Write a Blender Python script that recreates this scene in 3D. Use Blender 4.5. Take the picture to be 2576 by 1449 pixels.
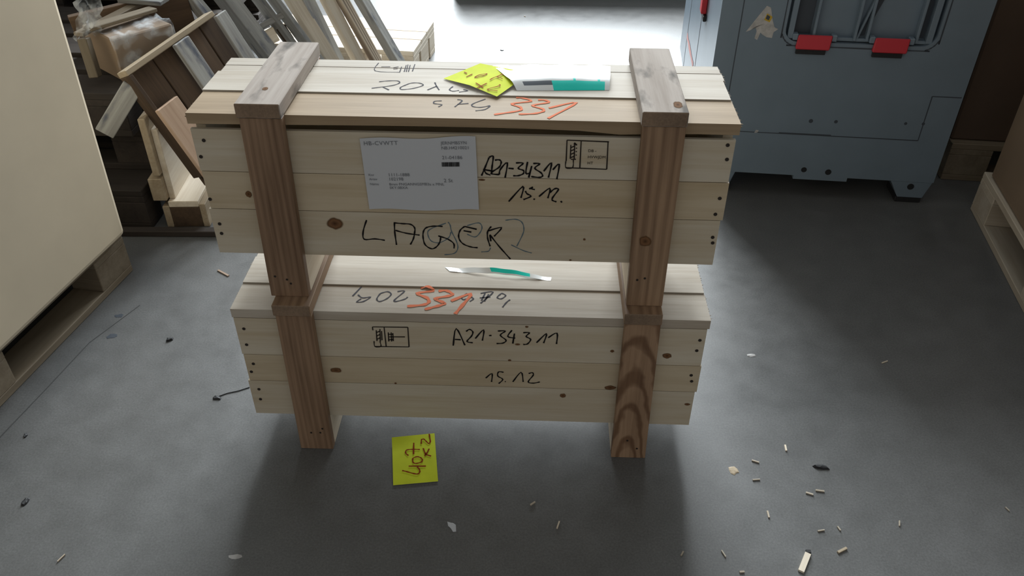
import bpy, bmesh, math, random
from mathutils import Vector, Matrix
random.seed(7)
for o in list(bpy.data.objects): bpy.data.objects.remove(o)
scene = bpy.context.scene
COL = scene.collection
V = Vector
# ------------------------------------------------------------------ measured coordinates (metres)
INK_UP_NUMBER = [[(0.0359,0.2821),(0.0413,0.2957),(0.0505,0.3202)],[(0.0505,0.3207),(0.0582,0.3232),(0.0561,0.3031),(0.0547,0.2879)],[(0.0403,0.2969),(0.0443,0.2876),(0.0526,0.2841)],[(0.0413,0.2951),(0.0568,0.2924)],[(0.0612,0.3153),(0.0694,0.3161),(0.073,0.3115),(0.0693,0.3011),(0.0568,0.2914),(0.0549,0.2867),(0.0693,0.2853)],[(0.0693,0.2853),(0.0714,0.2965),(0.0843,0.3107),(0.0802,0.2791)],[(0.0864,0.2992),(0.0962,0.2983)],[(0.1003,0.3105),(0.1137,0.3103),(0.1045,0.2996),(0.1144,0.2952),(0.1139,0.2882),(0.1046,0.2839),(0.0953,0.2836)],[(0.1218,0.3133),(0.1191,0.2895),(0.1274,0.2909)],[(0.1297,0.3049),(0.1244,0.2803)],[(0.1322,0.3101),(0.1445,0.3099),(0.1354,0.3004),(0.147,0.2914),(0.1503,0.2844),(0.1441,0.2813),(0.129,0.2827)],[(0.1521,0.2944),(0.166,0.3127),(0.1613,0.2812)],[(0.169,0.2978),(0.1804,0.3102),(0.177,0.2781)]]
INK_UP_DATE = [[(0.087,0.2276),(0.1142,0.2616),(0.1103,0.2362)],[(0.1258,0.2559),(0.1321,0.2603),(0.1305,0.2567),(0.1364,0.255)],[(0.1185,0.2515),(0.1218,0.2456),(0.1293,0.2403),(0.1151,0.2326)],[(0.1344,0.235),(0.1368,0.2332)],[(0.1446,0.2401),(0.1646,0.2587),(0.1615,0.2369)],[(0.1649,0.2491),(0.174,0.2578),(0.1809,0.2562),(0.1705,0.2384),(0.1707,0.2323),(0.1782,0.2295)],[(0.1863,0.2315),(0.1886,0.2282)]]
INK_UP_STAMP = [[(0.1927,0.359),(0.2686,0.3574)],[(0.2671,0.3574),(0.2686,0.3014)],[(0.2686,0.3014),(0.1925,0.303)],[(0.1927,0.359),(0.193,0.3168)],[(0.2184,0.3579),(0.2188,0.3025)],[(0.1924,0.3168),(0.193,0.303),(0.2054,0.3033),(0.2061,0.3194)],[(0.2015,0.3204),(0.2107,0.3207)],[(0.2001,0.3497),(0.2004,0.3215)],[(0.207,0.3532),(0.2075,0.3217)],[(0.2004,0.3441),(0.2068,0.3476)],[(0.2007,0.3374),(0.2071,0.3409)],[(0.201,0.3306),(0.2075,0.3342)],[(0.2013,0.3238),(0.2078,0.3274)],[(0.2101,0.3522),(0.2103,0.3488)],[(0.2105,0.3444),(0.2106,0.3421)],[(0.2108,0.3376),(0.2104,0.3354)],[(0.2107,0.3303),(0.2108,0.3284)],[(0.206,0.3543),(0.2102,0.3494)],[(0.2051,0.3509),(0.209,0.3533)]]
INK_UP_WORD = [[(-0.1915,0.1782),(-0.2009,0.1516),(-0.2007,0.1332),(-0.1792,0.1347),(-0.1596,0.1319)],[(-0.137,0.1741),(-0.1381,0.1518),(-0.137,0.1216)],[(-0.1385,0.1735),(-0.1225,0.172),(-0.1058,0.1709),(-0.098,0.1629),(-0.0988,0.1513),(-0.1026,0.1361),(-0.1092,0.1233)],[(-0.1364,0.156),(-0.1157,0.1499),(-0.0892,0.1462)],[(-0.0425,0.1678),(-0.0585,0.1681),(-0.0741,0.1644),(-0.081,0.1551),(-0.0826,0.1401),(-0.0793,0.1233),(-0.067,0.1144),(-0.0568,0.1198),(-0.0499,0.131),(-0.0479,0.1428),(-0.052,0.1452),(-0.0347,0.139),(-0.0224,0.1284),(-0.0222,0.1166)],[(0.0007,0.169),(-0.0079,0.1605),(-0.0119,0.1472),(-0.0094,0.1355),(-0.0013,0.1265),(0.0127,0.121),(0.0254,0.1197)],[(0.0007,0.169),(0.0243,0.1631)],[(-0.0017,0.1591),(0.0136,0.1562)],[(0.0529,0.1705),(0.0458,0.1588),(0.0456,0.1422),(0.0503,0.1238)],[(0.0458,0.1596),(0.073,0.1686),(0.0583,0.1476)],[(0.0499,0.1515),(0.0679,0.1244),(0.0906,0.0943)],[(0.0499,0.1506),(0.0518,0.1357)]]
INK_UP_BLUE = [[(-0.0316,0.1779),(-0.0277,0.1715),(-0.0255,0.1567),(-0.0172,0.1353),(-0.0143,0.1185),(-0.0219,0.1046),(-0.0421,0.1006)],[(-0.0359,0.1753),(-0.0688,0.1596),(-0.0724,0.1454),(-0.0661,0.1322),(-0.0507,0.1293),(-0.0318,0.1416),(-0.027,0.155)],[(0.0057,0.1708),(0.0281,0.1779),(0.0348,0.1683),(0.0304,0.155),(0.0204,0.1448),(0.0051,0.151)],[(0.0807,0.1851),(0.1,0.1881),(0.1124,0.182),(0.1168,0.1674),(0.1142,0.1525),(0.1032,0.1254)],[(0.0919,0.1285),(0.116,0.1156),(0.133,0.1102)],[(0.0509,0.1205),(0.0466,0.1118),(0.0323,0.1097)]]
INK_LOW_NUMBER = [[(-0.0354,0.3121),(-0.0274,0.3595),(-0.0104,0.3141)],[(-0.0312,0.3297),(-0.0188,0.329)],[(-0.0066,0.3523),(0.0006,0.3582),(0.0075,0.3516),(0.0045,0.3401),(-0.0056,0.3248),(0.0067,0.3217)],[(0.0123,0.3334),(0.0304,0.358),(0.0273,0.3282)],[(0.0416,0.3424),(0.0469,0.3433)],[(0.0602,0.3556),(0.076,0.3561),(0.0654,0.3444),(0.0777,0.331),(0.0706,0.3227),(0.0573,0.3211)],[(0.09,0.3588),(0.0813,0.3415),(0.0971,0.3374)],[(0.0953,0.3499),(0.0919,0.3222)],[(0.1137,0.3528),(0.1268,0.3532),(0.12,0.3427),(0.1298,0.335),(0.1229,0.3221),(0.1141,0.3206)],[(0.1423,0.3262),(0.1627,0.3521),(0.1573,0.3256)],[(0.1666,0.3408),(0.1845,0.354),(0.1847,0.3242)]]
INK_LOW_DATE = [[(0.0327,0.2206),(0.0466,0.2347),(0.0454,0.2099)],[(0.0722,0.2393),(0.0613,0.2401),(0.0594,0.2278),(0.0703,0.2182),(0.0611,0.2054)],[(0.0749,0.2122),(0.0767,0.2115)],[(0.0924,0.2116),(0.1104,0.2407),(0.1153,0.2124)],[(0.1269,0.2376),(0.135,0.2403),(0.137,0.233),(0.1263,0.2128),(0.1383,0.2095),(0.152,0.2137)]]
INK_LOW_STAMP = [[(-0.2044,0.3583),(-0.1294,0.3596)],[(-0.1294,0.3596),(-0.1306,0.3054)],[(-0.1306,0.3054),(-0.2052,0.3041)],[(-0.2044,0.3583),(-0.2044,0.3492)],[(-0.1798,0.358),(-0.18,0.3049)],[(-0.2047,0.3193),(-0.2043,0.3041),(-0.1917,0.3045),(-0.1922,0.3185)],[(-0.1973,0.3495),(-0.1984,0.3195)],[(-0.189,0.3532),(-0.1913,0.3186)],[(-0.198,0.3426),(-0.1896,0.3474)],[(-0.198,0.3334),(-0.1899,0.3383)],[(-0.1983,0.3242),(-0.1907,0.329)],[(-0.186,0.3476),(-0.1874,0.3222)],[(-0.1721,0.3446),(-0.173,0.3192)],[(-0.1659,0.3448),(-0.1671,0.3194)],[(-0.1625,0.3426),(-0.1634,0.3207)],[(-0.1735,0.3388),(-0.1619,0.3397)],[(-0.1714,0.332),(-0.1375,0.3331)],[(-0.1739,0.3238),(-0.1631,0.3249)]]
INK_LOWTOP = [[(-0.2394,0.0895),(-0.2523,0.0552)],[(-0.2418,0.0604),(-0.2302,0.0497),(-0.2136,0.0535),(-0.2261,0.0373),(-0.2399,0.0352),(-0.2325,0.0465)],[(-0.1948,0.067),(-0.1993,0.0478),(-0.192,0.0387),(-0.1784,0.0486),(-0.1713,0.0648),(-0.1805,0.074),(-0.1948,0.067)],[(-0.1593,0.0749),(-0.1442,0.0771),(-0.1608,0.0462),(-0.158,0.04),(-0.1402,0.0486),(-0.1346,0.0567)],[(-0.0089,0.0745),(-0.0193,0.0613),(-0.0147,0.052),(-0.0002,0.0621)],[(-0.0002,0.0621),(0.006,0.056),(-0.0009,0.0463)],[(0.0199,0.0756),(0.0465,0.0815),(0.0222,0.041)],[(0.0191,0.0597),(0.0417,0.0637)],[(0.0295,0.076),(0.0235,0.0504)],[(0.0374,0.0731),(0.0294,0.0475)],[(0.0623,0.0741),(0.0561,0.0627),(0.0649,0.0583),(0.074,0.0698),(0.066,0.0774),(0.0623,0.0741)],[(0.084,0.056),(0.0768,0.0463),(0.0691,0.029)],[(0.2087,0.1157),(0.2046,0.1057),(0.2142,0.1011)],[(0.1986,0.0973),(0.2141,0.0995)]]
CRAYON_LOW = [[(-0.111,0.0898),(-0.0957,0.092),(-0.0828,0.0811),(-0.1162,0.0702),(-0.0933,0.0552),(-0.0876,0.0397),(-0.0997,0.03),(-0.1311,0.0241)],[(-0.0711,0.08),(-0.0539,0.0823),(-0.0402,0.07),(-0.0482,0.0633),(-0.0758,0.0527),(-0.0574,0.0409),(-0.0549,0.0348),(-0.0727,0.0249),(-0.0932,0.0149)],[(-0.0408,0.0463),(-0.0011,0.0732),(-0.0151,0.0333),(-0.0283,0.0024)]]
INK_UPTOP = [[(-0.1721,0.1528),(-0.1569,0.1578),(-0.1367,0.1588),(-0.1318,0.1484),(-0.1448,0.1352),(-0.1809,0.1209)],[(-0.1603,0.1273),(-0.1465,0.1144)],[(-0.1172,0.1407),(-0.1262,0.1277),(-0.1222,0.1176),(-0.0999,0.1249),(-0.0844,0.1402),(-0.0933,0.1503),(-0.1083,0.1495),(-0.1172,0.1407)],[(-0.0635,0.1547),(-0.0582,0.1373),(-0.0511,0.119)],[(-0.0581,0.1364),(-0.0733,0.1179)],[(-0.0264,0.1367),(-0.0316,0.122),(-0.0242,0.1142),(-0.0131,0.1188)],[(-0.0052,0.1232),(0.0036,0.1175),(-0.0123,0.1107)],[(-0.0414,0.0754),(-0.0541,0.0728),(-0.0546,0.0631),(-0.0395,0.058),(-0.0448,0.0482)],[(-0.013,0.0826),(-0.0036,0.0772),(-0.0147,0.0496)],[(-0.011,0.0613),(0.0094,0.0661)],[(0.0394,0.0871),(0.0176,0.0646),(0.0185,0.0531),(0.0331,0.05),(0.05,0.0585)],[(0.0502,0.0565),(0.0416,0.041),(0.0247,0.0345)]]
CRAYON_UP = [[(0.0966,0.0958),(0.1096,0.0945),(0.1253,0.0814),(0.0896,0.068),(0.1061,0.0535),(0.1065,0.0403),(0.0864,0.03),(0.0595,0.0195)],[(0.1381,0.0879),(0.1519,0.0866),(0.1576,0.0771),(0.1281,0.0622),(0.1474,0.0479),(0.1475,0.0367),(0.1304,0.0266),(0.1039,0.0235)],[(0.1585,0.0522),(0.2098,0.0796),(0.1571,0.0078)]]
STAMP_UPTOP = [[(-0.19,0.2527),(-0.1899,0.2112),(-0.1388,0.207)],[(-0.1812,0.2322),(-0.1629,0.2331)],[(-0.1561,0.2288),(-0.1463,0.2339)],[(-0.155,0.222),(-0.1467,0.2247)],[(-0.1402,0.2342),(-0.14,0.2091)],[(-0.132,0.2438),(-0.1314,0.2096)],[(-0.1288,0.2463),(-0.1271,0.2098)],[(-0.1241,0.2442),(-0.1228,0.21)],[(-0.1151,0.2493),(-0.1153,0.2126)]]
INK_NOTE_FLOOR = [[(-0.1569,-0.0804),(-0.1469,-0.0827),(-0.1291,-0.0882),(-0.1195,-0.0885),(-0.1161,-0.0815),(-0.1193,-0.0734),(-0.1242,-0.068)],[(-0.1438,-0.0667),(-0.1042,-0.0651)],[(-0.1282,-0.0371),(-0.1372,-0.0432),(-0.1344,-0.0558),(-0.1256,-0.0576),(-0.1154,-0.0522),(-0.1152,-0.0452),(-0.1203,-0.0397),(-0.1282,-0.0371)],[(-0.1486,-0.035),(-0.1563,-0.0267),(-0.1548,-0.0179),(-0.1398,-0.0152),(-0.1244,-0.0153)],[(-0.1413,0.0046),(-0.1373,-0.0303)],[(-0.1173,-0.0107),(-0.1111,-0.0249),(-0.1081,-0.032)],[(-0.1029,-0.0116),(-0.1068,-0.0248),(-0.111,-0.035)],[(-0.1106,-0.0293),(-0.0958,-0.0344)],[(-0.1233,0.0023),(-0.1242,0.0142),(-0.1196,0.0173),(-0.112,0.0102),(-0.1058,0.0045),(-0.1028,0.012),(-0.1082,0.0344)]]
NOTE_FLOOR = [(-0.1711,-0.1227),(-0.0717,-0.1075),(-0.096,0.0391),(-0.195,0.016)]
INK_NOTE_LID = [[(-0.0139,0.2201),(-0.0076,0.2122)],[(-0.0077,0.1958),(0.0035,0.2079)],[(0.009,0.1907),(0.0153,0.2011),(0.032,0.2073),(0.0255,0.1979),(0.0119,0.1901)],[(0.0393,0.1788),(0.0513,0.1918),(0.0637,0.1834)],[(0.0513,0.1918),(0.0641,0.2051)],[(0.0129,0.1652),(0.0287,0.1468)],[(0.0164,0.1445),(0.0346,0.1644)],[(0.0578,0.1602),(0.0594,0.155),(0.0367,0.1403),(0.0562,0.1353)]]
NOTE_LID = [(-0.053,0.1977),(0.0561,0.1165),(0.1169,0.2132),(0.0154,0.2582)]
POUCH_UP = [(0.0397,0.2517),(0.2765,0.2622),(0.2688,0.1583),(0.0923,0.1488)]
LABEL = [(-0.186,0.3543),(0.0265,0.363),(0.0299,0.2085),(-0.1828,0.2045)]
BAT_UP = [[(-0.4045,-0.0007),(-0.3261,0.0009),(-0.3183,0.4025),(-0.3954,0.4)],[(0.3289,-0.0015),(0.4019,-0.0021),(0.4004,0.4002),(0.324,0.3985)]]
BAT_LOW = [[(-0.4047,0.0032),(-0.3282,0.005),(-0.3244,0.3963),(-0.399,0.3961)],[(0.3227,0.0041),(0.4019,0.0047),(0.3948,0.3951),(0.322,0.3938)]]
KNOT_UP = [(-0.2553,0.1684,0.0175,0.0145),(-0.4149,0.2306,0.007,0.008),(0.0363,0.2734,0.007,0.0025),(-0.0256,0.2616,0.003,0.002),(0.2359,0.1457,0.003,0.003),(0.2109,0.0956,0.003,0.002)]
KNOT_LOW = [(-0.2974,0.2324,0.014,0.008),(0.421,0.2988,0.011,0.008),(0.3073,0.202,0.014,0.007),(0.2042,0.174,0.008,0.007),(0.1021,0.3203,0.006,0.003),(0.0528,0.388,0.005,0.009),(0.0853,0.2748,0.004,0.003),(0.1209,0.3689,0.004,0.003),(0.4822,0.1576,0.007,0.004),(-0.1683,0.1978,0.003,0.003),(0.3036,0.3082,0.005,0.004)]
NAIL_UP = [(-0.4777,0.3428),(-0.4905,0.3089),(-0.4861,0.1609),(-0.4868,0.1385),(-0.4931,0.217),(0.4827,0.3557),(0.4858,0.327),(0.4853,0.245),(0.4823,0.21),(0.4848,0.1577),(0.4867,0.1448)]
NAIL_LOW = [(-0.4809,0.344),(-0.4834,0.2996),(-0.4788,0.2447),(-0.4876,0.2209),(-0.4802,0.1681),(-0.4822,0.1371),(0.4846,0.3441),(0.4819,0.3154),(0.4795,0.2449),(0.4827,0.2274)]
BNAIL_UP = [(-0.3884,0.0506),(-0.365,0.0434),(-0.3584,0.0335),(0.3453,0.0654),(0.36,0.0698)]
BNAIL_LOW = [(-0.373,0.0539),(-0.3516,0.0548),(-0.3452,0.0681),(0.3559,0.0574),(0.38,0.032)]
CAM = {'loc':[0.13328,-1.3394,1.46166],'r':[0.999376,0.035138,0.003579],'u':[-0.023779,0.594456,0.803776],'fw':[-0.026116,0.80336,-0.594921],'f':2077.88}
UP = (-0.0052,0.0268,0.4274,-0.00467)
SEAM = [(-1.0006,0.5077),(-1.0717,0.3384),(-1.1021,0.1457),(-1.1293,-0.0121)]
CHIPS = [('scrap',-0.0282,-0.2272),('pale',-0.4684,-0.3203),('sl',-0.8239,-0.3376),('big',0.7022,-0.2915),('stick',0.7883,-0.2584),('sl',0.7576,-0.2098),('sl',0.7972,-0.2031),('chip',0.6012,-0.0489),('white',0.7364,0.0243),('clump',0.8054,-0.0316),('chip2',0.7236,0.3564),('bit',-0.8591,0.3585),('clump2',-0.6573,0.14),('smudge',-1.0238,0.3673),('bit2',-1.0706,-0.0047),('clump3',-0.9702,-0.1974),('shaving',-0.8102,0.6734),('sl',1.1802,-0.1372),('sl',0.1426,-0.1615),('sl',0.1979,-0.2166),('sl',0.6475,-0.0752),('sl',0.7834,-0.1018),('sl',0.7582,-0.1106),('sl',0.9311,-0.1847),('sl',0.5401,-0.2756),('sl',0.4543,-0.2788),('sl',0.654,-0.1711),('sl',0.5699,-0.318),('sl',0.6566,-0.0205),('smudge2',-1.0393,0.4563),('sl',1.07,0.3412),('sl',0.0514,3.0747),('sl',-0.7718,3.1149),('dark',-0.0474,2.573)]
CURVEHAIR = [(-0.6536,0.1444),(-0.6352,0.1567),(-0.6097,0.1663),(-0.5853,0.1804)]

# ------------------------------------------------------------------ camera
cd = bpy.data.cameras.new('camera'); cam = bpy.data.objects.new('camera', cd); COL.objects.link(cam)
cd.sensor_fit = 'HORIZONTAL'; cd.sensor_width = 36.0; cd.lens = CAM['f'] / 2576 * 36.0
cd.clip_start = 0.02; cd.clip_end = 200
_r, _u, _f = V(CAM['r']), V(CAM['u']), V(CAM['fw'])
cam.matrix_world = Matrix(((_r.x, _u.x, -_f.x, CAM['loc'][0]), (_r.y, _u.y, -_f.y, CAM['loc'][1]), (_r.z, _u.z, -_f.z, CAM['loc'][2]), (0, 0, 0, 1)))
scene.camera = cam
# ------------------------------------------------------------------ world, daylight, exposure
w = bpy.data.worlds.new('hall_air'); scene.world = w; w.use_nodes = True
bg = w.node_tree.nodes['Background']; bg.inputs[0].default_value = (1.0, 0.97, 0.92, 1); bg.inputs[1].default_value = 0.38
def area(name, loc, rot, sx, sy, power, color):
    l = bpy.data.lights.new(name, 'AREA'); l.shape = 'RECTANGLE'; l.size = sx; l.size_y = sy; l.energy = power; l.color = color
    o = bpy.data.objects.new(name, l); COL.objects.link(o); o.location = loc; o.rotation_euler = rot; return o
# daylight coming in through the big gate opening of the back wall
WX0, WX1, WZ0, WZ1, WY = -1.3, 1.5, 0.9, 6.0, 6.0
area('gate_daylight', ((WX0 + WX1) / 2, WY + .1, (WZ0 + WZ1) / 2), (math.radians(-90), 0, 0), WX1 - WX0, WZ1 - WZ0, 1350, (0.90, 0.965, 1.0))
vs = scene.view_settings
vs.view_transform = 'Standard'; vs.look = 'None'; vs.exposure = 0.0; vs.gamma = 1.0; vs.use_curve_mapping = False

# ------------------------------------------------------------------ materials
MATS = {}
def newmat(name):
    m = bpy.data.materials.new(name); m.use_nodes = True; nt = m.node_tree
    b = nt.nodes['Principled BSDF']; MATS[name] = m; return m, nt, b
def N(nt, t, **k):
    n = nt.nodes.new(t)
    for a, v in k.items(): setattr(n, a, v)
    return n
def ramp(nt, stops):
    r = N(nt, 'ShaderNodeValToRGB'); e = r.color_ramp.elements
    while len(e) < len(stops): e.new(0.5)
    for q, (p, c) in zip(e, stops): q.position = p; q.color = tuple(c) + (1,)
    return r
def plain(name, col, rough=.6, spec=.5, metal=0, noise=0.0, nscale=30, coat=0):
    m, nt, b = newmat(name)
    b.inputs['Roughness'].default_value = rough; b.inputs['Specular IOR Level'].default_value = spec; b.inputs['Metallic'].default_value = metal
    b.inputs['Coat Weight'].default_value = coat
    if noise:
        tc = N(nt, 'ShaderNodeTexCoord'); n = N(nt, 'ShaderNodeTexNoise'); n.inputs['Scale'].default_value = nscale; n.inputs['Detail'].default_value = 4
        nt.links.new(tc.outputs['Object'], n.inputs['Vector'])
        r = ramp(nt, [(.3, [c * (1 - noise) for c in col]), (.7, [min(1, c * (1 + noise)) for c in col])])
        nt.links.new(n.outputs['Fac'], r.inputs[0]); nt.links.new(r.outputs[0], b.inputs['Base Color'])
    else: b.inputs['Base Color'].default_value = tuple(col) + (1,)
    return m
def wood(name, light, dark, rough=.6, spec=.4, fine=55, bands=0.0, bandscale=14, stain=None, stainlow=.55):
    """grain runs along the first axis of the per-board coordinates stored in the attribute 'bc'"""
    m, nt, b = newmat(name); L = nt.links.new
    at = N(nt, 'ShaderNodeAttribute', attribute_name='bc')
    mp = N(nt, 'ShaderNodeMapping'); mp.inputs['Scale'].default_value = (2.2, fine, fine); L(at.outputs['Vector'], mp.inputs['Vector'])
    n1 = N(nt, 'ShaderNodeTexNoise'); n1.inputs['Scale'].default_value = 2.0; n1.inputs['Detail'].default_value = 5; n1.inputs['Roughness'].default_value = .65
    L(mp.outputs[0], n1.inputs['Vector'])
    mp2 = N(nt, 'ShaderNodeMapping'); mp2.inputs['Scale'].default_value = (1.1, 9, 9); L(at.outputs['Vector'], mp2.inputs['Vector'])
    n2 = N(nt, 'ShaderNodeTexNoise'); n2.inputs['Scale'].default_value = 2.5; n2.inputs['Detail'].default_value = 3; L(mp2.outputs[0], n2.inputs['Vector'])
    add = N(nt, 'ShaderNodeMath', operation='MULTIPLY_ADD'); add.inputs[1].default_value = .45; L(n1.outputs['Fac'], add.inputs[0])
    mul = N(nt, 'ShaderNodeMath', operation='MULTIPLY'); mul.inputs[1].default_value = .55; L(n2.outputs['Fac'], mul.inputs[0]); L(mul.outputs[0], add.inputs[2])
    val = add.outputs[0]
    if bands:
        mp3 = N(nt, 'ShaderNodeMapping'); mp3.inputs['Scale'].default_value = (.9, bandscale, bandscale * .6); L(at.outputs['Vector'], mp3.inputs['Vector'])
        wv = N(nt, 'ShaderNodeTexWave', bands_direction='Y'); wv.inputs['Scale'].default_value = 1.6; wv.inputs['Distortion'].default_value = 7; wv.inputs['Detail'].default_value = 2; wv.inputs['Detail Scale'].default_value = .8
        L(mp3.outputs[0], wv.inputs['Vector'])
        mx = N(nt, 'ShaderNodeMath', operation='MULTIPLY_ADD'); mx.inputs[1].default_value = bands; L(wv.outputs['Fac'], mx.inputs[0])
        m2 = N(nt, 'ShaderNodeMath', operation='MULTIPLY'); m2.inputs[1].default_value = 1 - bands; L(val, m2.inputs[0]); L(m2.outputs[0], mx.inputs[2]); val = mx.outputs[0]
    r = ramp(nt, [(.3, dark), (.62, light)]); L(val, r.inputs[0]); col = r.outputs[0]
    if stain:
        n3 = N(nt, 'ShaderNodeTexNoise'); n3.inputs['Scale'].default_value = 1.0; n3.inputs['Detail'].default_value = 4
        mp4 = N(nt, 'ShaderNodeMapping'); mp4.inputs['Scale'].default_value = (9, 26, 26); L(at.outputs['Vector'], mp4.inputs['Vector']); L(mp4.outputs[0], n3.inputs['Vector'])
        rr = ramp(nt, [(stainlow, (0, 0, 0)), (stainlow + .15, (1, 1, 1))]); L(n3.outputs['Fac'], rr.inputs[0])
        mxc = N(nt, 'ShaderNodeMix', data_type='RGBA'); L(rr.outputs[0], mxc.inputs[0]); L(col, mxc.inputs[6]); mxc.inputs[7].default_value = tuple(stain) + (1,); col = mxc.outputs[2]
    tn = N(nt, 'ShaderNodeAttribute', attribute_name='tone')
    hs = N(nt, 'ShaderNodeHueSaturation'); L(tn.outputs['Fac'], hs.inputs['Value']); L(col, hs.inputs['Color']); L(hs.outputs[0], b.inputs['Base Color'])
    b.inputs['Roughness'].default_value = rough; b.inputs['Specular IOR Level'].default_value = spec
    bp = N(nt, 'ShaderNodeBump'); bp.inputs['Strength'].default_value = .12; bp.inputs['Distance'].default_value = .002; L(n1.outputs['Fac'], bp.inputs['Height']); L(bp.outputs[0], b.inputs['Normal'])
    return m
PINE = wood('pine_planks', (.60, .54, .43), (.49, .40, .27), rough=.55)
LIDM = wood('pine_lid_planks', (.50, .45, .38), (.36, .30, .23), rough=.7, spec=.25)
LIDB = wood('brown_pine_lid_plank', (.39, .29, .185), (.26, .185, .11), rough=.7, spec=.25)
PINEY = wood('yellowish_pine_plank', (.58, .49, .35), (.42, .32, .19), rough=.55, bands=.16, bandscale=5)
ENDG = wood('dark_end_grain', (.26, .18, .12), (.13, .09, .06), rough=.75, fine=120)
LARCH = wood('reddish_batten_wood', (.33, .215, .13), (.14, .08, .045), rough=.6, bands=.13, bandscale=10, fine=80)
LARCHF = wood('fine_grained_batten_wood', (.31, .20, .125), (.13, .075, .042), rough=.6, bands=.10, bandscale=16, fine=95)
def cathedral():
    m = wood('flame_grained_batten_wood', (.36, .235, .145), (.20, .12, .07), rough=.6, fine=80); nt = m.node_tree; L = nt.links.new
    at = [n for n in nt.nodes if n.type == 'ATTRIBUTE' and n.attribute_name == 'bc'][0]; hs = [n for n in nt.nodes if n.type == 'HUE_SAT'][0]; old = hs.inputs['Color'].links[0].from_socket
    mp = N(nt, 'ShaderNodeMapping'); mp.inputs['Scale'].default_value = (.17, 1, 0); L(at.outputs['Vector'], mp.inputs['Vector'])
    nz = N(nt, 'ShaderNodeTexNoise'); nz.inputs['Scale'].default_value = 14; L(at.outputs['Vector'], nz.inputs['Vector'])
    ad = N(nt, 'ShaderNodeVectorMath', operation='MULTIPLY_ADD'); ad.inputs[1].default_value = (.02, .02, 0); L(nz.outputs['Color'], ad.inputs[0]); L(mp.outputs[0], ad.inputs[2])
    wv = N(nt, 'ShaderNodeTexWave', wave_type='RINGS', rings_direction='Z'); wv.inputs['Scale'].default_value = 19; wv.inputs['Distortion'].default_value = .6; L(ad.outputs[0], wv.inputs['Vector'])
    r = ramp(nt, [(.35, (1, 1, 1)), (.95, (.52, .45, .40))]); L(wv.outputs['Fac'], r.inputs[0])
    mx = N(nt, 'ShaderNodeMix', data_type='RGBA', blend_type='MULTIPLY'); mx.inputs[0].default_value = 1; L(old, mx.inputs[6]); L(r.outputs[0], mx.inputs[7]); L(mx.outputs[2], hs.inputs['Color']); return m
LARCHC = cathedral()
CAPM = wood('rough_sawn_batten_wood', (.43, .38, .34), (.28, .235, .20), rough=.9, spec=.12, stain=(.15, .135, .12), stainlow=.53)
GREYW = wood('weathered_grey_wood', (.42, .42, .40), (.20, .19, .18), rough=.75, stain=(.12, .13, .16), stainlow=.56)
BROWNW = wood('old_brown_wood', (.105, .066, .038), (.045, .028, .018), rough=.8)
DARKW = wood('shade_toned_old_wood', (.040, .031, .025), (.018, .014, .012), rough=.85)  # weathered dark wood, tone lowered further to carry the heap's shade
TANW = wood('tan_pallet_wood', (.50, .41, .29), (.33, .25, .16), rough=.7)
PINKW = wood('pinkish_planed_wood', (.58, .42, .31), (.42, .28, .19), rough=.65)
PALEW = wood('pale_fresh_wood', (.72, .64, .52), (.55, .45, .33), rough=.6)
BARKW = wood('barky_edge_wood', (.52, .44, .34), (.16, .12, .09), rough=.8, bands=.3)
def knotmat():
    m, nt, b = newmat('wood_knot'); L = nt.links.new
    at = N(nt, 'ShaderNodeAttribute', attribute_name='bc')
    ln = N(nt, 'ShaderNodeVectorMath', operation='LENGTH'); L(at.outputs['Vector'], ln.inputs[0])
    r = ramp(nt, [(0, (.07, .035, .018)), (.55, (.19, .10, .05)), (.8, (.12, .06, .03)), (1, (.30, .2, .1))]); L(ln.outputs['Value'], r.inputs[0]); L(r.outputs[0], b.inputs['Base Color'])
    tr = N(nt, 'ShaderNodeBsdfTransparent'); mx = N(nt, 'ShaderNodeMixShader')
    rr = ramp(nt, [(.75, (0, 0, 0)), (1, (1, 1, 1))]); L(ln.outputs['Value'], rr.inputs[0]); L(rr.outputs[0], mx.inputs[0]); L(b.outputs[0], mx.inputs[1]); L(tr.outputs[0], mx.inputs[2])
    L(mx.outputs[0], nt.nodes['Material Output'].inputs[0]); b.inputs['Roughness'].default_value = .9; b.inputs['Specular IOR Level'].default_value = .08
    return m
KNOT = knotmat()
NAIL = plain('dark_nail_head', (.03, .022, .018), .5, metal=.3)
INK = plain('black_marker_ink', (.012, .011, .012), .9, spec=.08)
INKF = plain('faded_marker_ink', (.085, .085, .10), .9, spec=.08)
STAMP = plain('brown_black_stamp_ink', (.035, .028, .024), .9, spec=.08)
BLUEINK = plain('blue_chalk_line', (.12, .17, .20), .9, spec=.08)
CRAYON = plain('orange_red_crayon', (.74, .22, .12), .9, spec=.08)
PAPER = plain('white_label_paper', (.55, .57, .60), .6)
PRINT = plain('grey_print', (.17, .18, .2), .6)
YELLOW = plain('yellow_green_note_paper', (.62, .70, .035), .8, spec=.15, noise=.06, nscale=25)
NOTEBACK = plain('pale_note_underside', (.75, .76, .62), .6)
REDINK = plain('red_brown_pen_ink', (.26, .035, .012), .9, spec=.08)
FILMW = plain('white_glossy_film', (.85, .88, .88), .22, coat=.3)
FILMG = plain('turquoise_printed_film', (.0, .78, .66), .25, coat=.3)
FILMD = plain('dark_clear_film', (.12, .14, .17), .15, coat=.4)
CARD = plain('brown_cardboard', (.22, .155, .10), .75, noise=.08, nscale=6)
CARDP = plain('pale_tan_board', (.62, .53, .39), .62, noise=.05, nscale=5)
BOXD = plain('dark_brown_cardboard', (.115, .075, .05), .8, noise=.1, nscale=4)
GREYP = plain('blue_grey_plastic', (.165, .215, .265), .36, .6, noise=.05, nscale=9)
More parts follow.
